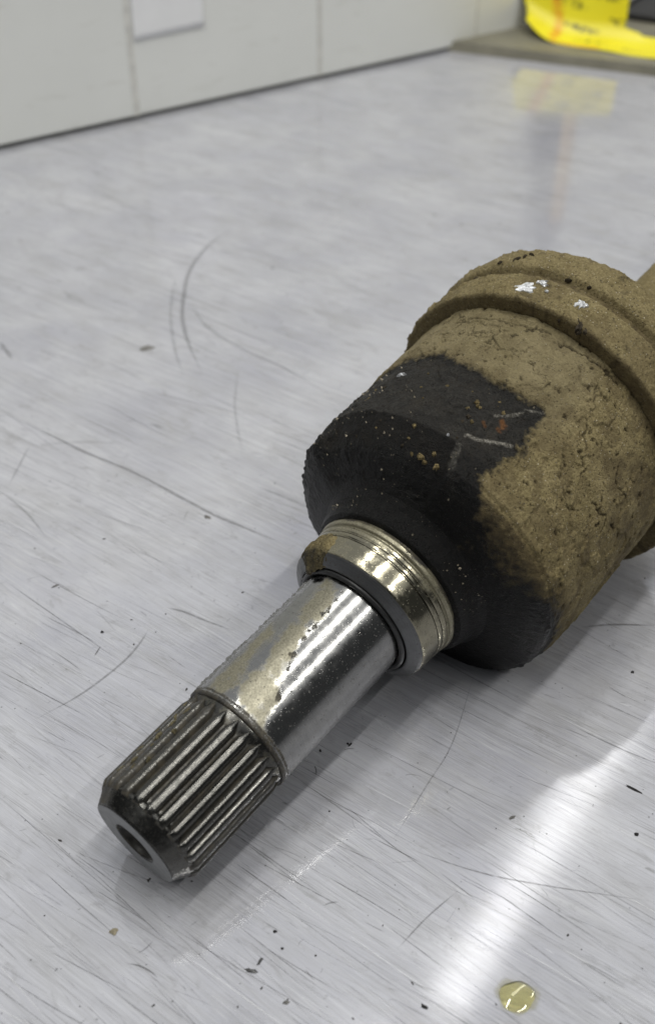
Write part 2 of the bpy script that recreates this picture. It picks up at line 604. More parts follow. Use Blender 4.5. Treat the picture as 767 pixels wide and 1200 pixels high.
WALL_H = 330
for x0, x1, yo in ((-420, 80.6, 0.0), (84.2, 208.6, 0.3), (211.6, 338, 0.0), (339.4, 760, 0.6)):
    wall_box("wall_panel", x0, x1, yo, yo + 12, 2.6, WALL_H, M_wall, 0.5)
for xs, w, m in ((82.4, 4.4, M_seam), (210.1, 3.4, M_seam), (338.7, 2.2, M_seam)):
    wall_box("seam_strip", xs - w / 2, xs + w / 2, 0.12, 10, 2.4, WALL_H - 1, m, 0.1)
wall_box("base_joint", -420, 760, 2.2, 10, 0.02, 3.2, M_gap, 0.3)

# white paper stuck to the wall, one corner curling forward


def make_paper():
    nx, nz = 26, 18
    V = []
    x0, x1, z0, z1 = 85.2, 129.8, 42.8, 102.0
    for i in range(nz):
        for j in range(nx):
            u, v = j / (nx - 1), i / (nz - 1)
            lift = 2.2 * max(0, 0.55 - u - 0.35 * (1 - v)) ** 1.5 + 0.35 * (1 - v) * u
            zz = z0 + (z1 - z0) * v - 1.4 * (0.5 - u) * (1 - v)
            V.append((x0 + (x1 - x0) * u, -0.3 - lift * 0.5, zz))
    n = len(V)
    F = grid_faces(nz, nx, False).tolist()
    me = mesh_data("paper_note", V, F)
    o = obj("paper_note", me, plain("white_paper", (0.95, 0.955, 0.96), 0.25, 0, 0.03, 0.05))
    s = o.modifiers.new("thick", 'SOLIDIFY')
    s.thickness = 0.15 * MM
    o.matrix_world = wall_root.matrix_basis
    tag(o, "plain white paper stuck on the wall panel beside the left seam", "paper")


make_paper()


# ------------------------------------------------------------------ raised ledge at the far end of the bench
LZ = 6.0
ledge = obj("bench_ledge", None or mesh_data("bench_ledge",
            [(78, 773, 0.01), (203, 716, 0.01), (520, 570, 0.01), (620, 1250, 0.01), (76 + 460, 766 + 337, 0.01),
             (79, 775, LZ), (203.5, 718, LZ), (520.5, 572, LZ), (620, 1250, LZ), (77 + 460, 768 + 337, LZ)],
            [(4, 3, 2, 1, 0), (5, 6, 7, 8, 9), (0, 1, 6, 5), (1, 2, 7, 6), (2, 3, 8, 7), (3, 4, 9, 8), (4, 0, 5, 9)], False),
            plain("olive_grey_ledge", (0.20, 0.19, 0.145), 0.5, 0, 0.2, 0.05))
tag(ledge, "olive grey raised ledge at the far end of the bench", kind="structure")

# yellow sheet: lies flat at the front, curls up into an upright flap on its left half


def make_yellow_mat():
    k = NT("yellow_printed_sheet")
    co = k.coord()
    c = k.mix(k.rng(k.noise(co, 0.03, 3), 0.3, 0.7), (0.80, 0.70, 0.018), (0.86, 0.78, 0.03))
    # rows of hand writing, too blurred to read: dark strokes and a red margin line
    w = k.noise(k.coord((0.30, 0.10, 0.30), 0.5), 1.0, 3, 0.7)
    ink = k.attr("ink")
    red = k.attr("red")
    c = k.mix(k.math('MULTIPLY', ink, k.rng(w, 0.44, 0.56, 0, 0.9)), c, (0.10, 0.095, 0.02))
    c = k.mix(k.math('MULTIPLY', red, k.rng(w, 0.40, 0.55, 0.35, 0.95)), c, (0.75, 0.24, 0.02))
    k.set(Base_Color=c, Roughness=0.38)
    return k.m


def make_yellow():
    P0 = np.array([133.0, 777.8])
    P1 = np.array([200.0, 735.0])
    ax = (P1 - P0) / np.linalg.norm(P1 - P0)
    bk = np.array([-ax[1], ax[0]])
    W, nx, nv = 94.0, 64, 60
    V, ink, red, idx = [], [], [], {}
    Vtot = 62.0
    R = 15.0
    F = []
    for i in range(nv):
        for j in range(nx):
            u = W * j / (nx - 1)
            s = Vtot * i / (nv - 1)                 # distance from the front edge
            flat = 9.0 + 9.0 * min(1, max(0, (u - 20) / 50))
            left_round = 11.0 * max(0, 1 - u / 16) ** 2
            s2 = s + left_round
            if s2 < flat:
                y, z = s2, 0.0
            else:
                a = min((s2 - flat) / R, 1.35)
                y = flat + R * math.sin(a)
                z = R * (1 - math.cos(a))
                rest = max(0, s2 - flat - 1.35 * R)
                y += rest * math.cos(1.35)
                z += rest * math.sin(1.35)
            z += 9.0 * max(0, 1 - u / 22) ** 2
            lean = -(0.75 * z + 0.004 * z * z) * max(0.12, 1 - u / 50)
            q = P0 + ax * (u + lean) + bk * y
            V.append((q[0], q[1], LZ + 0.6 + z + 0.35 * math.sin(u * 0.15)))
            # ink rows
            iv = 0.0
            for (uu, ss, du, ds) in ((26, 38, 9, 3), (44, 47, 9, 3), (30, 24, 14, 2.5), (52, 34, 7, 3), (40, 14, 13, 2.5), (66, 10, 9, 2.5), (18, 50, 7, 4), (36, 56, 12, 3)):
                iv = max(iv, max(0, 1 - ((u - uu) / du) ** 2 - ((s - ss) / ds) ** 2))
            ink.append(min(1, iv * 2))
            red.append(max(0, 1 - abs(u - 14 - 0.10 * s) / 4.0) if s > 6 else max(0, 1 - abs(s - 2) / 3.0) * (u > 15) * (u < 50))
    keep = lambda i, j: (W * j / (nx - 1) < 56) or (Vtot * i / (nv - 1) < 34 - 0.08 * j)
    for i in range(nv - 1):
        for j in range(nx - 1):
            if keep(i, j):
                F.append((i * nx + j, i * nx + j + 1, (i + 1) * nx + j + 1, (i + 1) * nx + j))
    me = mesh_data("yellow_sheet", V, F, True, {"ink": ink, "red": red})
    o = obj("yellow_sheet", me, make_yellow_mat())
    s = o.modifiers.new("thick", 'SOLIDIFY')
    s.thickness = 0.25 * MM
    tag(o, "bright yellow written-on sheet curling upright on the far ledge", "sheet")
    return ax, bk, P0


YAX, YBK, YP0 = make_yellow()


def yplace(u, y):
    q = YP0 + YAX * u + YBK * y
    return (q[0] * MM, q[1] * MM, LZ * MM)


def small_box(name, w, d, h, mat, parent, loc, rz=0.0, bev=1.2):
    V, F = box_vf(-w / 2, -d / 2, 0, w / 2, d / 2, h)
    o = obj(name, mesh_data(name, V, F, False), mat, parent)
    o.location = [c * MM for c in loc]
    o.rotation_euler = (0, 0, rz)
    b = o.modifiers.new("edge", 'BEVEL')
    b.width = bev * MM
    b.segments = 2
    return o


tray = bpy.data.objects.new("parts_tray", None)
col.objects.link(tray)
tray.location = yplace(84, 126)
tray.rotation_euler = (0, 0, math.atan2(YAX[1], YAX[0]))
tag(tray, "black tray of small dark parts behind the yellow sheet", "tray")
M_traybk = plain("black_plastic", (0.02, 0.02, 0.022), 0.4, 0, 0.3, 0.1)
small_box("tray_floor", 110, 80, 3, M_traybk, tray, (0, 0, 0.1))
for nm, w, d, x, y in (("tray_side", 110, 3, 0, -41.6), ("tray_side", 110, 3, 0, 41.6), ("tray_side", 3, 80, -56.6, 0), ("tray_side", 3, 80, 56.6, 0)):
    small_box(nm, w, d, 4.5, M_traybk, tray, (x, y, 0.1))
FIT = [("glossy black fitting at the end of the tray nearest the yellow flap", (0.03, 0.03, 0.035)), ("dark blue fitting in the black tray behind the yellow sheet", (0.06, 0.14, 0.45)),
       ("dark red fitting in the black tray behind the yellow sheet", (0.45, 0.06, 0.12)), ("pale grey fitting in the black tray behind the yellow sheet", (0.62, 0.62, 0.64)),
       ("slate grey fitting in the black tray behind the yellow sheet", (0.10, 0.11, 0.14))]
for q, (lb, cc) in enumerate(FIT):
    cx_, cy_ = -22 + 14 * q, -26 + RNG.uniform(-5, 5)
    n = 14
    r, h = RNG.uniform(5, 6.5), RNG.uniform(22, 34)
    prof = [(0, 0), (r, 0), (r, h * .45), (r * .72, h * .5), (r * .72, h), (0, h)]
    ph = np.linspace(0, 2 * math.pi, n, endpoint=False)
    V = [(a * math.cos(t), a * math.sin(t), z) for a, z in prof for t in ph]
    s_ = obj("tool_fitting", mesh_data("tool_fitting", V, grid_faces(len(prof), n), False), plain("fitting_colour", cc, 0.35, 0.2, 0.2, 0.1), None)
    s_.matrix_world = tray.matrix_basis @ Matrix.Translation((cx_ * MM, cy_ * MM, 3.3 * MM))
    tag(s_, lb, "fitting", "fittings in the black tray")

post = bpy.data.objects.new("upright_bottle", None)
col.objects.link(post)
post.location = yplace(10, 52)
tag(post, "tall dark grey bottle with tan label behind the yellow sheet, mirrored in the bench", "bottle")
ph = np.linspace(0, 2 * math.pi, 28, endpoint=False)


def lathe(name, prof, mat, parent, n=28, a0=0, a1=2 * math.pi):
    wrap = abs(a1 - a0 - 2 * math.pi) < 1e-6
    t = np.linspace(a0, a1, n, endpoint=not wrap)
    V = [(r * math.cos(x), r * math.sin(x), z) for r, z in prof for x in t]
    return obj(name, mesh_data(name, V, grid_faces(len(prof), n, wrap)), mat, parent)


lathe("bottle_body", [(0, 0.1), (11, 0.1), (12, 1), (12, 130), (10, 140), (5, 150), (5, 160), (0, 160)], plain("dark_grey_plastic", (0.035, 0.035, 0.05), 0.45), post)
lathe("bottle_label", [(12.25, 22), (12.25, 128)], plain("tan_label", (0.62, 0.40, 0.16), 0.5), post, 18, math.radians(-92), math.radians(40))
lathe("bottle_cap", [(5.8, 148), (5.8, 166), (0, 167)], plain("dark_cap", (0.05, 0.05, 0.055), 0.45), post)

# ------------------------------------------------------------------ the drive joint
AX0 = np.array([-39.97, 139.92])
YAW, TILT = math.radians(49.19), math.radians(10.72)
Z0 = 13.9 * math.cos(TILT)
joint = bpy.data.objects.new("drive_shaft_joint", None)
col.objects.link(joint)
ax_ = Vector((math.cos(YAW) * math.cos(TILT), math.sin(YAW) * math.cos(TILT), math.sin(TILT)))
uu_ = Vector((0, 0, 1)).cross(ax_).normalized()
vv_ = ax_.cross(uu_)
R3 = Matrix((ax_, uu_, vv_)).transposed()
joint.matrix_world = Matrix.Translation((AX0[0] * MM, AX0[1] * MM, 0)) @ R3.to_4x4()
OFF = np.array(R3.transposed() @ Vector((0, 0, Z0)))     # axis start in the joint's own frame
tag(joint, "muddy greasy drive shaft joint with a bare splined steel stub lying on the bench", "drive shaft")


def phis(dense, sparse=70, lo=0.0, hi=222.0):
    a = np.linspace(math.radians(lo), math.radians(hi), dense, endpoint=False)
    b = np.linspace(math.radians(hi), math.radians(lo + 360), sparse, endpoint=False)
    return np.concatenate([a, b])


def revolve(name, S, Rr, PH, mat, parent, disp=None, attrs=None):
    """S, Rr: profile along the axis; disp(S2, PH2, R2) -> added radius; attrs: name -> f(S2, PH2)"""
    S = np.asarray(S, float)
    Rr = np.asarray(Rr, float)
    S2 = np.repeat(S[:, None], len(PH), 1)
    R2 = np.repeat(Rr[:, None], len(PH), 1)
    P2 = np.repeat(PH[None, :], len(S), 0)
    if disp is not None:
        D = disp(S2, P2, R2)
        if isinstance(D, tuple):
            S2 = S2 + D[1]
            R2 = R2 + D[0]
        else:
            R2 = R2 + D
    V = np.stack([S2, R2 * np.cos(P2), R2 * np.sin(P2)], -1).reshape(-1, 3) + OFF
    at = {k: f(S2, P2).ravel() for k, f in (attrs or {}).items()}
    # winding so that normals point outward
    F = grid_faces(len(S), len(PH))[:, ::-1]
    return obj(name, mesh_data(name, V, F, True, at), mat, parent)


def densify(prof, step):
    S, R_ = [], []
    for (s0, r0), (s1, r1) in zip(prof[:-1], prof[1:]):
        n = max(1, int(math.hypot(s1 - s0, r1 - r0) / step))
        for i in range(n):
            S.append(s0 + (s1 - s0) * i / n)
            R_.append(r0 + (r1 - r0) * i / n)
    S.append(prof[-1][0])
    R_.append(prof[-1][1])
    return S, R_


def xyz(S2, P2, r):
    return np.stack([S2, r * np.cos(P2), r * np.sin(P2)], -1)


def deg(P2):
    d = np.degrees(P2) % 360
    return np.where(d > 270, d - 360, d)


def surf_point(s, pdeg, r):
    p_ = math.radians(pdeg)
    return np.array([s, r * math.cos(p_), r * math.sin(p_)]) + OFF, np.array([0, math.cos(p_), math.sin(p_)])


zero = lambda S, P: np.zeros_like(S)

# --- splined end: chamfered core, 24 teeth, bore
S, R_ = densify([(5.2, 4.6), (1.6, 4.7), (0.25, 5.2), (0.0, 5.5), (0.0, 10.7), (0.25, 11.05), (3.9, 13.2), (4.5, 13.1), (5.2, 12.5), (28.0, 12.5), (29.2, 13.0), (30.2, 13.3), (30.9, 13.4)], 0.35)


def core_disp(S, P, R):
    n = fbm(xyz(S, P, 12) * 0.8, 3, 3) - 0.5
    crust = sstep(70, 25, deg(P)) * sstep(2, 6, S)
    return n * 0.16 * (R > 8) + crust * 0.8 * np.clip(fbm(xyz(S, P, 12) * 0.9, 3, 9) - 0.42, 0, 1) * 3 * (R > 11.5)


end_part = revolve("splined_end", S, R_, phis(220, 70), M_spline, joint, core_disp,
                   {"film": lambda S, P: 0.25 * sstep(26, 30, S) + 0 * P,
                    "grime": lambda S, P: 0.34 + 0.45 * sstep(75, 35, deg(P)) + 0.25 * sstep(5.4, 6.3, S) * sstep(29, 28, S) - 0.25 * sstep(0.6, 0.0, S)})
face = revolve("end_face", [-0.03, -0.05, -0.05, -0.03], [5.45, 5.7, 10.5, 10.85], phis(140, 60), M_face, end_part, None,
               {"film": zero, "grime": lambda S, P: 0.12 + 0 * S})
bore = revolve("centre_bore", *densify([(0.3, 5.05), (1.4, 4.6), (1.8, 4.0), (14, 4.0), (17, 2.0), (17.5, 0.05)], 0.5), phis(90, 40), M_boreblack, end_part,
               lambda S, P, R: 0.16 * np.sin(S * 2 * math.pi / 1.25 + P) * (S > 2.2) * (S < 14))


def tooth_mesh(seed, dirty=0.0):
    # cross-section (tangential offset, radius) and stations along the axis
    st = [3.3, 3.6, 4.0] + list(np.linspace(4.5, 27.6, 46)) + [28.4, 29.1, 29.9, 30.5]
    sec = [(-1.50, 11.9), (-1.42, 12.4), (-1.22, 13.05), (-1.02, 13.60), (-0.82, 13.84), (0, 13.93), (0.82, 13.84), (1.02, 13.60), (1.22, 13.05), (1.42, 12.4), (1.50, 11.9)]
    V = []
    for s in st:
        hf = 1.0
        if s < 4.5:
            hf = 0.60 + 0.40 * (s - 3.3) / 1.2
        wf = 1.0
        if s > 27.6:
            t = (s - 27.6) / 2.9
            wf = 1 - 0.9 * t
            hf = 1 - 0.35 * t
        for t, r in sec:
            q = np.array([s * 0.9, t * 2.0, seed * 7.7])
            dn = (fbm(q * np.array([0.22, 1, 1]), 3, seed) - 0.5) * 0.05 * (r > 13)
            dent = -0.14 * max(0.0, float(vnoise(q * 0.7 + 3.1, seed + 5)) - 0.70) / 0.3 * (r > 13.3)
            rr = 11.9 + (r + dn + dent - 11.9) * hf
            V.append((s, t * wf, rr))
    n, m = len(st), len(sec)
    F = grid_faces(n, m, False)[:, ::-1].tolist()
    F.append(list(range(m)))
    F.append(list(range((n - 1) * m, n * m))[::-1])
    V = np.array(V)
    gr = 0.60 - 0.44 * sstep(12.9, 13.8, V[:, 2]) - 0.03
    gr = gr + 0.25 * (fbm(V * np.array([0.25, 0.6, 0.6]) + seed * 3.3, 3, seed) - 0.5)
    gr = gr + dirty
    fl = np.full(len(V), 0.12)
    return mesh_data("spline_tooth", V, F, True, {"film": fl, "grime": gr})


TN = 24
tooth_variants = [tooth_mesh(k, 0.06 if k < 4 else 0.34) for k in range(8)]
for k in range(TN):
    ang = 2 * math.pi * (k + 0.35) / TN
    worn = math.degrees(ang) < 92 or math.degrees(ang) > 185
    t_ = obj("spline_tooth", tooth_variants[(4 if worn else 0) + (k * 3 + k // 4) % 4], M_spline, end_part)
    # the tooth is built along local z, turned about the axis
    t_.matrix_local = Matrix.Translation(Vector(OFF) * MM) @ Matrix.Rotation(ang - math.pi / 2, 4, 'X')

M_olive = plain("dried_olive_dirt", (0.10, 0.085, 0.045), 0.85, 0, 0.5, 1.5)
SPLINE_DIRT = [(7.5, 52, 2.6), (10.5, 58, 1.8), (9.0, 66, 2.2), (13.5, 50, 3.0), (15.0, 63, 1.6), (17.5, 57, 2.6), (19.0, 48, 2.0), (21.5, 60, 2.4), (23.5, 53, 2.0), (25.5, 62, 2.6), (27.0, 50, 2.2), (12.0, 73, 1.5), (20.0, 70, 1.7)]
# --- smooth shaft
S, R_ = densify([(30.6, 12.6), (30.6, 13.7), (30.9, 14.0), (31.4, 14.05), (31.7, 13.97), (32.4, 13.98), (71.0, 14.0), (72.0, 13.9), (72.2, 13.2), (74.5, 13.2)], 0.26)
FILM1 = [(70.5, 66), (69.5, 93), (60, 98), (50, 101), (40, 121), (32, 128), (32, 98), (42, 90), (50, 84), (60, 80)]
FILM2 = [(32, 55), (32, 84), (42, 82), (52, 72), (54, 55)]


def shaft_film(S, P):
    X, Y = S, deg(P) * 0.245
    d = np.minimum(poly_sd(X, Y, [(a, b * 0.245) for a, b in FILM1]), poly_sd(X, Y, [(a, b * 0.245) for a, b in FILM2]) + 0.6)
    n = (fbm(xyz(S, P, 14) * 0.28, 4, 21) - 0.5) * 4.5
    veil = 0.10 * sstep(108, 84, deg(P)) * (0.4 + 1.0 * fbm(xyz(S, P, 14) * np.array([0.10, 0.3, 0.3]), 4, 23))
    return veil + 0.80 * sstep(2.0, -2.0, d + n) * (0.55 + 0.9 * fbm(xyz(S, P, 14) * 0.45, 3, 29))


def shaft_grime(S, P):
    d = deg(P)
    g = 0.40 * sstep(62, 40, d) + 0.6 * sstep(31.9, 31.5, S)
    edge = 0.6 * sstep(0.9, 0.1, np.abs(S - 32.1 + 0.8 * (fbm(xyz(S, P, 14) * 0.5, 2, 2) - 0.5)))
    # dirty rim along the right border of the oil film
    X, Y = S, d * 0.245
    ld = line_d(X, Y, [(a, b * 0.245) for a, b in ((69.5, 94), (60, 98), (50, 102), (44, 113), (39, 122))])
    n = (fbm(xyz(S, P, 14) * 0.8, 3, 31) - 0.5)
    rim = 0.52 * sstep(0.8, 0.1, ld + n * 2.8)
    return 0.06 + np.maximum(np.maximum(g, edge), rim)


def shaft_disp(S, P, R):
    n = fbm(xyz(S, P, 14) * 0.55, 4, 5)
    crust = sstep(56, 36, deg(P)) * sstep(30, 33, S)
    return 0.02 * (n - 0.5) * shaft_film(S, P) + crust * 1.5 * np.clip(fbm(xyz(S, P, 14) * 1.1, 4, 6) - 0.47, 0, 1) * (R > 13.8)


revolve("smooth_shaft", S, R_, phis(330, 70), M_shaft, joint, shaft_disp, {"film": shaft_film, "grime": shaft_grime})

# --- rubber ring in the groove in front of the collar
def torus_prof(sc, rc, r, n=14):
    t = np.linspace(0, 2 * math.pi, n + 1)
    return [sc - r * math.cos(x) for x in t], [rc + r * math.sin(x) for x in t]


S, R_ = torus_prof(71.5, 14.85, 0.80)
revolve("seal_ring", S, R_, phis(180, 60), M_black, joint)

# --- collar
S, R_ = densify([(75.0, 14.4), (75.0, 15.7), (71.7, 15.8), (71.45, 16.1), (71.7, 16.7), (73.1, 18.95), (73.45, 19.25)], 0.3)
BEVEL = (S, R_)
S, R_ = densify([(73.44, 19.2), (73.6, 19.38), (74.2, 19.55), (76.6, 19.7), (78.9, 19.85), (79.0, 19.7), (79.25, 19.7), (79.35, 19.9),
                 (80.4, 19.98), (80.5, 19.8), (80.75, 19.8), (80.85, 20.0), (82.0, 20.15), (82.15, 19.75), (82.7, 19.75), (82.85, 20.35), (84.0, 20.6), (84.2, 20.1), (85.0, 20.1)], 0.30)


def collar_film(S, P):
    n = fbm(xyz(S, P, 20) * 0.22, 4, 41)
    return 0.25 + 0.9 * (n - 0.5) + 0.45 * sstep(79.5, 83, S)


revolve("collar", S, R_, phis(300, 70), M_collar, joint,
        lambda S, P, R: 0.05 * (fbm(xyz(S, P, 20) * 0.7, 3, 8) - 0.5),
        {"film": collar_film,
         "grime": lambda S, P: 0.16 + 0.35 * sstep(83.2, 84.4, S) + 0.75 * (fbm(xyz(S, P, 20) * 0.35, 4, 77) - 0.42) })

revolve("collar_bevel", BEVEL[0], BEVEL[1], phis(240, 60), M_bevel, joint, None, {"film": zero, "grime": lambda S, P: 0.20 + 0.35 * (fbm(xyz(S, P, 18) * 0.4, 3, 78) - 0.5)})


# clod of dried mud on the collar's edge
def make_clod():
    n, m = 70, 90
    s_ = np.linspace(69.6, 81.0, n)[:, None] + np.zeros((1, m))
    d_ = np.linspace(22, 82, m)[None, :] + np.zeros((n, 1))
    P_ = np.radians(d_)
    X = xyz(s_, P_, 20)
    base = np.interp(s_, [69.6, 71.4, 73.45, 74.2, 81.0], [15.6, 16.6, 19.25, 19.55, 20.1])
    q = 1 - ((s_ - 74.6) / 4.6) ** 2 - ((d_ - 52) / 21) ** 2 + 1.3 * (fbm(X * 0.35, 4, 51) - 0.5)
    t = 1.05 * np.sqrt(np.clip(q, 0, 1)) * (0.7 + 0.7 * fbm(X * 0.8, 3, 53)) - 0.35
    r = base + t + 0.9 * sstep(74.0, 71.5, s_) * np.clip(q, 0, 1)
    V = np.stack([s_, r * np.cos(P_), r * np.sin(P_)], -1).reshape(-1, 3) + OFF
    g = 0.26 + 0.40 * sstep(75.2, 72.6, s_) + 0.3 * (fbm(X * 0.4, 3, 61) - 0.5)
    keep = (q > -0.12).ravel()
    F = [f for f in grid_faces(n, m, False)[:, ::-1].tolist() if keep[f].all()]
    return obj("mud_clod", mesh_data("mud_clod", V, F, True, {"grease": g.ravel(), "crack": g.ravel() * 0}), M_dirt, joint)


make_clod()

# --- housing
RG = 38.46
prof = [(84.8, 19.9), (85.2, 21.6), (86.6, 22.4), (89.8, 23.2), (91.6, 24.6), (92.8, 28.5), (94.2, 33.0), (95.6, 35.8), (97.0, 37.3), (103.2, RG), (149.0, RG)]
S, R_ = densify(prof, 0.24)
GREASE = [(80, -100), (100, -100), (104, -10), (120, 15), (125.5, 52), (127, 72), (124.4, 91), (122.8, 103), (126, 117), (119.5, 121), (109.3, 121), (101.6, 120), (97.5, 123), (95.4, 128), (94.8, 136), (94.8, 148), (95.4, 158), (97.5, 168), (100, 178), (101, 190), (100, 280), (80, 280)]
CRACKS = [
    ([(141.5, 61.7), (142.7, 71.1), (143.2, 82.4), (144.3, 94.1), (145.6, 100.2)], 0.30, 0.7),
    ([(144.5, 104.8), (145.8, 113), (146.2, 120.6), (146.7, 129.6)], 0.38, 0.9),
    ([(141.6, 124.4), (137.5, 126.8), (134.5, 129.5)], 0.28, 0.6),
    ([(123.7, 134.8), (123.3, 141.1), (120.1, 142)], 0.28, 0.6),
    ([(119.6, 152.4), (122, 160.7), (119.2, 163.9)], 0.35, 0.8),
    ([(139.0, 73.0), (135.5, 78.0), (136.5, 85.0), (133.5, 90.0), (134.2, 97.0)], 0.25, 0.5),
    ([(131.0, 131.0), (128.0, 133.0), (126.5, 136.5)], 0.30, 0.7),
    ([(114.0, 140.0), (112.0, 146.0), (115.0, 151.0)], 0.28, 0.5),
    ([(132.0, 150.0), (129.0, 156.0), (131.0, 162.0)], 0.35, 0.7),
    ([(126.0, 60.0), (122.0, 66.0), (123.5, 74.0), (119.0, 80.0)], 0.22, 0.4),
]
MMD = RG * math.pi / 180


def rprof(S):
    return np.interp(S, [a for a, b in prof], [b * 1.0 for a, b in prof]) + 0 * S


def house_grease(S, P):
    d = deg(P)
    rp = rprof(S)
    sd = poly_sd(S, d * MMD, [(a, b * MMD) for a, b in GREASE])
    n = (fbm(xyz(S, P, rp) * 0.22, 4, 71) - 0.5) * 5 + (fbm(xyz(S, P, rp) * 0.9, 3, 73) - 0.5) * 3.5
    soft = 1.7 + 2.8 * sstep(120, 138, d)
    g = sstep(1, -1, (sd + n) / soft)
    return g


def house_dark(S, P):
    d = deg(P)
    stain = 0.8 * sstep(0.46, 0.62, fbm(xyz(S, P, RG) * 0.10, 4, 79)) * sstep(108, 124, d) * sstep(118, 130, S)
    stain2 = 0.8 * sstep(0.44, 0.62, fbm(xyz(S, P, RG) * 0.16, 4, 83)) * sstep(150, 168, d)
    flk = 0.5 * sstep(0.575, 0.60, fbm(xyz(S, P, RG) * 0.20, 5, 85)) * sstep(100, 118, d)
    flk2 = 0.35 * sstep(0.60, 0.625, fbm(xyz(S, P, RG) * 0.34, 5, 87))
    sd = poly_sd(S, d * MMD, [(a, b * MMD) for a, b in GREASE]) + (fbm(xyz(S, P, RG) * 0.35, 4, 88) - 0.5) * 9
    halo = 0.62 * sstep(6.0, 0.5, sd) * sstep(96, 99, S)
    front_shade = sstep(99.5, 96.0, S + 4 * (fbm(xyz(S, P, RG) * 0.25, 3, 89) - 0.5))  # shade of the front face put into the grease colour, with oily gloss
    return np.clip(np.maximum(np.maximum(front_shade, halo * (1 - sstep(0.0, -3.0, sd))), np.maximum(np.maximum(stain, stain2), np.maximum(flk, flk2))), 0, 1)


SCUFFS = [([(106.2, 104.4), (107.5, 109.3), (109.8, 113.8), (111.8, 118.3)], 0.5, 0.8), ([(115.6, 106.8), (118.7, 111.2), (121.0, 112.8)], 0.42, 0.7), ([(122.2, 112.6), (124.8, 118.6)], 0.3, 0.65),
          ([(103.0, 104.8), (98.5, 107.5), (96.0, 110.0)], 0.8, 0.30), ([(95.6, 110.0), (94.4, 115.5)], 0.6, 0.5), ([(95.0, 110.4), (93.8, 115.0)], 0.35, 0.45)]
RUSTS = [([(115.6, 109.6), (114.2, 111.6)], 0.8, 0.8), ([(113.2, 110.5), (112.6, 112.0)], 0.5, 0.6), ([(112.2, 105.5), (111.4, 107.0)], 0.4, 0.5)]


def lines_attr(lines, seed):
    def f(S, P):
        d = deg(P)
        n = (fbm(xyz(S, P, RG) * 0.9, 3, seed) - 0.5)
        out = np.zeros_like(S)
        for ln, w, a in lines:
            out = np.maximum(out, a * sstep(w * 1.25, w * 0.35, line_d(S, d * MMD, [(x, y * MMD) for x, y in ln]) + n * w * 1.6))
        return out
    return f


def house_crack(S, P):
    d = deg(P)
    wob = (fbm(xyz(S, P, RG) * 0.7, 3, 91) - 0.5) * 2.2
    wob2 = (fbm(xyz(S, P, RG) * 0.7, 3, 92) - 0.5) * 2.2
    c = np.zeros_like(S)
    for ln, w, a in CRACKS:
        dd = line_d(S + wob, d * MMD + wob2, [(x, y * MMD) for x, y in ln])
        c = np.maximum(c, a * sstep(w * 1.1, w * 0.2, dd))
    f1 = fbm(xyz(S, P, RG) * 0.16, 5, 97)
    top = sstep(126, 134, S) * sstep(150, 120, d)
    c = np.maximum(c, 0.75 * sstep(0.010, 0.002, np.abs(f1 - 0.55)) * top * sstep(0.40, 0.52, fbm(xyz(S, P, RG) * 0.09, 3, 98)))
    pits = sstep(0.70, 0.80, fbm(xyz(S, P, RG) * 0.75, 3, 95)) * 0.8
    return np.maximum(c, pits * (1 - house_grease(S, P) * 0.7))


def house_disp(S, P, R):
    d = deg(P)
    X = xyz(S, P, R)
    g = house_grease(S, P)
    n1 = fbm(X * 0.09, 3, 101) - 0.5
    n2 = fbm(X * 0.45, 4, 103) - 0.5
    mud = 0.9 * n1 + 0.55 * n2 + 0.25
    gre = 0.5 * n1 + 0.42 * n2 + 0.22 * (fbm(X * 1.3, 3, 109) - 0.5) + 1.9 * np.clip(fbm(X * 0.6, 3, 107) - 0.56, 0, 1)
    body = sstep(22.3, 30, R)
    # torn greasy edge round the shoulder
    rag = np.exp(-((S - 97.5) / 3.5) ** 2) * 4.0 * np.clip(fbm(X * 0.42, 4, 111) - 0.45, 0, 1) * sstep(80, 55, d)
    # a facet edge on the shoulder
    cone = np.clip((103.2 - S) / 6.2, 0, 1)
    facet = -4.2 * cone * sstep(30, 46, d) * sstep(109, 104.5, d) * sstep(23, 33, R) + 0.9 * cone * sstep(106, 112, d) * sstep(30, 36, R)
    mud = mud - 0.30 * house_dark(S, P) * (S > 99) + 0.35 * sstep(0.54, 0.56, fbm(X * 0.16, 5, 97))
    sc = lines_attr(SCUFFS, 401)(S, P)
    tot = (mud * (1 - g) + (gre + 0.35 * sc) * g) * body + rag + facet - 0.75 * house_crack(S, P) * body
    # step where the crust of mud is thicker than the greased skin
    return tot + 0.75 * (1 - g) * body * (S > 98)


housing = revolve("housing", S, R_, phis(560, 90, -5, 222), M_dirt, joint, house_disp, {"grease": house_grease, "crack": house_crack, "dark_tone": house_dark, "sleek": lambda S, P: sstep(114, 128, S + 8 * (fbm(xyz(S, P, RG) * 0.12, 3, 431) - 0.5)) * sstep(134, 116, deg(P)),
                   "scuff_pale": lambda S, P: np.maximum(lines_attr(SCUFFS, 401)(S, P), 0.06 * sstep(102.6, 103.6, S) * (0.5 + fbm(xyz(S, P, RG) * 0.3, 3, 411))), "rust": lines_attr(RUSTS, 405)})  # scuff lines, and slightly paler grease behind the shoulder edge

# --- clamp ring and boot, all under the same crust


def crust_disp(amp, seed):
    def f(S, P, R):
        X = xyz(S, P, R)
        lum = np.clip(fbm(X * 0.60, 4, seed + 3) - 0.57, 0, 1) * 7.0
        return amp * ((fbm(X * 0.10, 3, seed) - 0.5) * 1.1 + (fbm(X * 0.5, 4, seed + 1) - 0.5) * 0.7 + lum * 0.5)
    return f


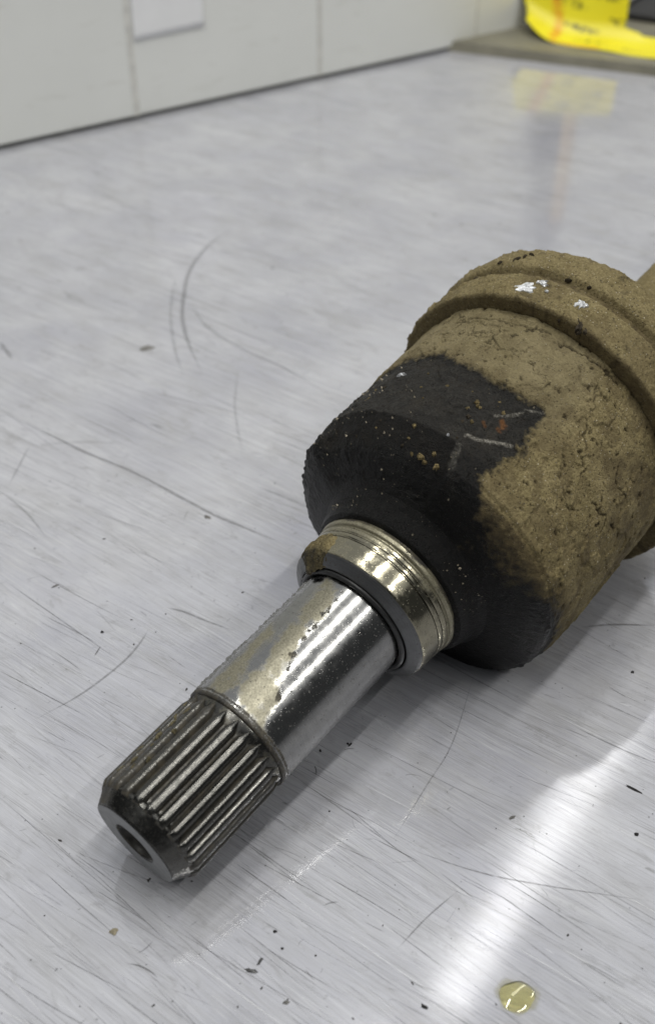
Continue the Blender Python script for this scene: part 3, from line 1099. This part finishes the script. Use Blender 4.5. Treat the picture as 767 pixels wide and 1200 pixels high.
def crust_grease(seed, amt=0.0):
    def f(S, P):
        return np.clip(amt + 0.32 * sstep(0.60, 0.80, fbm(xyz(S, P, 44) * 0.13, 4, seed)), 0, 1)
    return f


def ring_grease(S, P):
    return 0.12 * sstep(149.4, 147.9, S) + 0 * P


def ring_dark(S, P):
    # darker mud on the ring's front face and in the groove behind it
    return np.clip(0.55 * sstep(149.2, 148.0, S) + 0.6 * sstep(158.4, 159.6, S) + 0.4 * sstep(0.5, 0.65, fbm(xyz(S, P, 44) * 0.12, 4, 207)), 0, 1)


S, R_ = densify([(149.5, 38.0), (148.2, 38.9), (147.9, 39.6), (147.9, 43.0), (148.3, 43.7), (149.2, 43.95), (157.5, 43.9), (158.6, 43.3), (159.4, 42.4), (160.6, 42.4)], 0.35)
ring = revolve("clamp_ring", S, R_, phis(460, 80), M_dirt, joint, crust_disp(0.75, 211), {"grease": ring_grease, "dark_tone": ring_dark, "crack": lambda S, P: 0.5 * sstep(0.68, 0.78, fbm(xyz(S, P, 44) * 0.5, 3, 215))})
S, R_ = densify([(160.2, 41.8), (160.9, 42.6), (161.8, 43.9), (163.0, 44.5), (167.5, 44.5), (170.5, 43.6), (173.5, 41.6), (177.5, 37.5), (181, 32.0), (184, 26.5), (188, 23.0), (193, 20.0), (197, 18.5), (199, 15), (203, 12.4)], 0.45)
boot = revolve("rubber_boot", S, R_, phis(460, 80), M_dirt, joint, crust_disp(0.75, 221), {"grease": crust_grease(223, 0.0), "dark_tone": lambda S, P: 0.6 * sstep(161.8, 160.6, S) + 0 * P, "crack": lambda S, P: 0.5 * sstep(0.68, 0.78, fbm(xyz(S, P, 44) * 0.4, 3, 225))})  # mud darker towards the groove
S, R_ = densify([(202, 9.6), (203, 10.0), (330, 10.0), (331, 0.1)], 1.2)
revolve("axle_bar", S, R_, phis(120, 40), M_dirt, joint, crust_disp(0.5, 231), {"grease": crust_grease(233, 0.1), "crack": zero})


# --- flakes, scrapes and grit stuck on the joint
def flake(name, s, pdeg, r, ls, lt, h, seed, mat, parent, turn=0.0):
    """small irregular chip bedded in the surface: ls along the axis, lt round it"""
    c, nrm = surf_point(s, pdeg, r)
    e1 = np.array([1.0, 0, 0])
    e2 = np.cross(nrm, e1)
    ct, st_ = math.cos(turn), math.sin(turn)
    d1, d2 = e1 * ct + e2 * st_, -e1 * st_ + e2 * ct
    n, rings = 22, 4
    V = []
    rg = np.random.default_rng(seed)
    rad = 0.45 + 0.75 * rg.random(n)
    for k in range(rings):
        f = (k + 0.6) / rings
        for i in range(n):
            t = 2 * math.pi * i / n
            z = h * ((1 - f * f) + 0.5 * (rg.random() - 0.5))
            q = c + d1 * ls * 0.5 * rad[i] * f * math.cos(t) + d2 * lt * 0.5 * rad[i] * f * math.sin(t) + nrm * z
            V.append(q)
    F = grid_faces(rings, n).tolist()
    F.append(list(range(n))[::-1])
    base = len(V)
    for i in range(n):
        t = 2 * math.pi * i / n
        V.append(c + d1 * ls * 0.5 * rad[i] * math.cos(t) + d2 * lt * 0.5 * rad[i] * math.sin(t) - nrm * 0.6)
    for i in range(n):
        F.append(((rings - 1) * n + i, (rings - 1) * n + (i + 1) % n, base + (i + 1) % n, base + i))
    return obj(name, mesh_data(name, V, F, False), mat, parent)


for i, (s, p_, sz) in enumerate(SPLINE_DIRT):
    flake("dirt_flake", s, p_, 13.75, sz, sz * 0.45, 0.32, 460 + i, M_olive, end_part, 0.3 * (i % 3 - 1))
for i, (s, p_, ls, lt, tr) in enumerate([(152.7, 83.5, 5.0, 6.5, 0.5), (156.2, 86.5, 2.4, 3.0, 0.9), (154.2, 102.6, 3.2, 3.6, 0.2), (155.4, 88.0, 1.4, 2.0, 0), (153.4, 90.5, 1.2, 1.4, 0)]):
    flake("paint_chip", s, p_, 44.15, ls, lt, 0.45, 300 + i, M_fleck, ring, tr)
for i, (s, p_, ls, lt, tr) in enumerate([(127.1, 84.8, 2.6, 4.2, 0.3), (128.8, 85.0, 1.4, 1.6, 0), (134.6, 88.3, 3.8, 2.2, 0.9), (118.6, 61.5, 1.2, 2.6, 0.3), (103.6, 100.0, 0.7, 0.7, 0)]):
    flake("paint_chip", s, p_, 38.75, ls, lt, 0.5, 320 + i, M_fleck, housing, tr)
M_darkmud = plain("dark_damp_mud", (0.035, 0.026, 0.014), 0.9, 0, 0.5, 1.5)
for i, (s, p_, r, sz, par) in enumerate([(165.5, 72.0, 44.8, 2.4, boot), (166.5, 74.0, 44.8, 1.8, boot), (164.0, 70.0, 44.7, 1.4, boot), (158.0, 57.0, 43.9, 1.8, ring), (161.0, 92.5, 43.5, 1.6, boot), (148.8, 107.0, 43.6, 3.2, ring),
                                        (148.6, 109.5, 43.5, 2.8, ring), (148.3, 108.0, 42.8, 2.4, ring), (149.4, 105.5, 43.9, 1.4, ring), (161.5, 100.0, 43.7, 1.8, boot), (148.2, 100.0, 42.5, 1.3, ring), (163.0, 64.0, 44.6, 1.2, boot)]):
    flake("mud_crumb", s, p_, r, sz * (0.7 + 0.5 * (i % 3)), sz * (0.35 + 0.15 * (i % 4)), 0.30 + 0.1 * (i % 3), 420 + i, M_darkmud, par, i * 1.3)
M_ochre = plain("ochre_crumb", (0.15, 0.115, 0.05), 0.9, 0, 0.5, 1.5)
for i, (s, p_, r, sz) in enumerate([(97.5, 95.5, 35.0, 1.7), (96.8, 98.2, 34.7, 1.0), (97.2, 103.0, 35.0, 1.5), (97.0, 92.0, 34.9, 0.8), (116.2, 98.6, 38.7, 1.3), (115.2, 99.8, 38.7, 0.9), (110.5, 102.5, 38.6, 1.1)]):
    flake("mud_crumb", s, p_, r, sz, sz * 1.2, 0.35, 380 + i, M_ochre, housing, i)

for i in range(26):
    s_, p_ = RNG.uniform(97.5, 120), RNG.uniform(52, 118)
    sz = 0.5 + 0.8 * RNG.random() ** 2
    r_ = RG - (5.4 if p_ > 46 else 1.2) * max(0, (103.2 - s_) / 6.2)
    flake("mud_crumb", s_, p_, r_ + 0.1, sz * 1.3, sz, 0.25, 500 + i, (M_ochre, M_darkmud, M_ochre)[i % 3], housing, i * 0.7)

# loose grit over the grease: too small to count
V, F = [], []
for i in range(900):
    s = RNG.uniform(86, 127)
    p_ = RNG.uniform(35, 175)
    if vnoise(np.array([s * 0.16, p_ * 0.11, 3.3]), 5) < 0.34 + 0.25 * RNG.random():
        continue
    if s > 98 and p_ > 122 and RNG.random() < 0.7:
        continue
    rr = float(np.interp(s, [a for a, b in prof[1:]], [b for a, b in prof[1:]]))
    c, nrm = surf_point(s, p_, rr + 0.28)
    sz = 0.07 + 0.36 * RNG.random() ** 5
    e1 = np.array([1.0, 0, 0])
    e2 = np.cross(nrm, e1)
    b = len(V)
    for k in range(5):
        t = 2 * math.pi * k / 5 + RNG.random()
        V.append(c + (e1 * math.cos(t) + e2 * math.sin(t)) * sz * (0.6 + 0.6 * RNG.random()) - nrm * 0.25)
    V.append(c + nrm * sz)
    for k in range(5):
        F.append((b + k, b + (k + 1) % 5, b + 5))
gs = obj("grit_specks", mesh_data("grit_specks", V, F, False), plain("pale_grit", (0.24, 0.21, 0.155), 0.7, 0, 0.6, 3), housing)
tag(gs, kind="stuff")

# ------------------------------------------------------------------ crumbs and the oil drop on the bench


def crumb(x, y, lx, ly, h, rz, seed, mat, label, cat="crumb", name="dirt_crumb"):
    n, rings = 12, 4
    rg = np.random.default_rng(seed)
    rad = 0.6 + 0.5 * rg.random(n)
    V = []
    for k in range(rings):
        f = [0.25, 0.6, 0.95, 1.0][k]
        for i in range(n):
            t = 2 * math.pi * i / n
            z = h * (1 - f ** 2) * (0.75 + 0.5 * rg.random()) if k < 3 else 0.03
            V.append((lx / 2 * rad[i] * f * math.cos(t), ly / 2 * rad[i] * f * math.sin(t), z + 0.03 * (k < 3)))
    F = grid_faces(rings, n).tolist()
    F.append(list(range(n)))
    o = obj(name, mesh_data(name, V, [f_[::-1] if len(f_) == 4 else f_ for f_ in F], False), mat)
    o.location = (x * MM, y * MM, 0.07 * MM)
    o.rotation_euler = (0, 0, rz)
    tag(o, label, cat, "crumbs and flakes on the bench")
    return o


M_crumb = plain("black_crumb", (0.018, 0.017, 0.016), 0.7, 0, 0.4, 2)
M_chip = plain("dark_steel_chip", (0.13, 0.13, 0.13), 0.42, 0.6, 0.3, 1)
M_tan = plain("tan_crumb", (0.26, 0.23, 0.16), 0.85, 0, 0.4, 1.5)
M_greycr = plain("grey_crumb", (0.16, 0.155, 0.145), 0.8, 0, 0.4, 1.5)
crumb(5.5, 177.8, 1.6, 0.55, 0.5, 0.9, 1, M_crumb, "v-shaped black crumb in the shaft's shadow on the bench")
crumb(4.9, 178.1, 0.9, 0.5, 0.4, -0.8, 2, M_crumb, "tiny black crumb touching the v-shaped crumb beside the shaft")
crumb(-13.6, 121.6, 2.6, 0.75, 0.35, 1.0, 3, M_chip, "upright-pointing dark metal chip of the pair below the splined end", "metal chip", "metal_chip")
crumb(-15.3, 119.6, 3.0, 1.0, 0.3, -0.25, 4, M_chip, "flat dark metal chip of the pair below the splined end", "metal chip", "metal_chip")
crumb(-44.2, 128.2, 2.2, 1.9, 0.5, 0.3, 5, M_tan, "tan crumb on the bench below the bore end", )
crumb(-10.8, 128.2, 1.0, 0.8, 0.4, 0.3, 6, M_crumb, "black crumb just above the pair of metal chips")
crumb(71.1, 164.5, 4.6, 0.75, 0.35, -0.65, 7, M_crumb, "long thin black sliver near the right edge of the bench", "sliver", "dark_sliver")
crumb(69.0, 152.0, 1.3, 1.1, 0.5, 0.2, 8, M_crumb, "black crumb below the long thin sliver")
crumb(41.9, 156.6, 1.8, 0.9, 0.4, 0.5, 9, M_greycr, "dark grey crumb left of the bright lamp streak")
crumb(-8.1, 113.0, 1.5, 0.9, 0.4, 0.1, 10, M_greycr, "dark grey crumb near the bottom edge below the metal chips")
crumb(18.9, 112.1, 2.0, 0.9, 0.4, -0.6, 11, M_crumb, "black crumb in the bright streak at the bottom edge")
crumb(-60.7, 216.9, 1.1, 0.9, 0.5, -0.6, 12, M_crumb, "round black crumb above the curved scratch")
crumb(-36.7, 267.4, 2.6, 1.5, 0.5, -0.6, 13, M_greycr, "grey crumb on the long straight scratch")
crumb(-77.0, 235.6, 2.6, 0.6, 0.3, 0.6, 14, M_greycr, "thin grey sliver left of the curved scratch", "sliver", "dark_sliver")
crumb(78.9, 202.0, 1.1, 0.9, 0.5, 0.6, 15, M_crumb, "black crumb beside the housing's lower right side")
crumb(-1.7, 176.0, 0.6, 1.2, 0.4, 0.0, 16, M_crumb, "tiny black crumb against the lower edge of the smooth shaft")
crumb(-68.7, 371.9, 6.5, 5.0, 0.3, 0.3, 17, M_greycr, "blurred grey dirt spot left of the long curved scratches", "dirt spot", "dirt_spot")
crumb(-9.2, 124.4, 0.7, 0.7, 0.3, 0.3, 18, M_crumb, "tiny black crumb right of the metal chips")

V, F = [], []
for i in range(300):
    y = 100 + 420 * RNG.random() ** 1.7
    x = RNG.uniform(-(60 + y * .4), 60 + y * .4)
    sz = (0.08 + 0.17 * RNG.random() ** 3) * (0.8 + y / 500)
    b = len(V)
    a0 = RNG.random() * 6
    el = 1 + 1.6 * RNG.random() ** 2
    for k in range(6):
        t = 2 * math.pi * k / 6
        px, py = sz * el * math.cos(t) * (0.7 + .5 * RNG.random()), sz * math.sin(t) * (0.7 + .5 * RNG.random())
        V.append((x + px * math.cos(a0) - py * math.sin(a0), y + px * math.sin(a0) + py * math.cos(a0), 0.07))
    V.append((x, y, 0.07 + sz * 0.8))
    for k in range(6):
        F.append((b + k, b + (k + 1) % 6, b + 6))
ds = obj("dust_grit", mesh_data("dust_grit", V, F, False), plain("dark_grit", (0.045, 0.043, 0.040), 0.8, 0, 0.5, 2))
tag(ds, "fine dark grit scattered over the bench top", kind="stuff")


def make_oil():
    k = NT("yellow_oil")
    k.set(Base_Color=(0.72, 0.69, 0.36), Roughness=0.03)
    k.p.inputs['IOR'].default_value = 1.47
    k.p.inputs['Transmission Weight'].default_value = 0.9
    k.p.inputs['Coat Weight'].default_value = 0.6
    k.p.inputs['Coat Roughness'].default_value = 0.02
    n, m, R, H = 16, 48, 3.4, 0.42
    V = []
    for i in range(n):
        f = i / (n - 1)
        for j in range(m):
            t = 2 * math.pi * j / m
            w = 1 + 0.06 * math.sin(2 * t + 0.7) + 0.04 * math.sin(3 * t) + 0.025 * math.sin(5 * t + 1)
            r = R * w * math.sin(f * math.pi / 2)
            V.append((r * math.cos(t), r * math.sin(t), 0.06 + H * math.cos(f * math.pi / 2)))
    F = grid_faces(n, m).tolist()
    o = obj("oil_drop", mesh_data("oil_drop", V, F), k.m)
    o.location = (37.2 * MM, 114.2 * MM, 0)
    f = NT("thin_oil_film")
    f.set(Base_Color=(0.42, 0.40, 0.28), Roughness=0.06, Alpha=f.math('MULTIPLY', f.attr("alpha"), 0.5))
    V, al = [(0, 0, 0.10)], [1.0]
    for q, fr in ((1, 0.8), (2, 1.0), (3, 1.25)):
        for j in range(m):
            t = 2 * math.pi * j / m
            w = R * fr * (1 + 0.10 * math.sin(2 * t + 2.0) + 0.07 * math.sin(3 * t + 1) + 0.05 * math.sin(7 * t))
            V.append((w * math.cos(t), w * math.sin(t), 0.10))
            al.append((1.0, 0.8, 0.0)[q - 1])
    F = [(0, 1 + j, 1 + (j + 1) % m) for j in range(m)]
    F += [(1 + b * m + j, 1 + (b + 1) * m + j, 1 + (b + 1) * m + (j + 1) % m, 1 + b * m + (j + 1) % m) for b in (0, 1) for j in range(m)]
    obj("oil_film", mesh_data("oil_film", V, F, False, {"alpha": al}), f.m, o)
    tag(o, "round yellowish oil drop on the bench near the bottom edge", "oil drop")


make_oil()
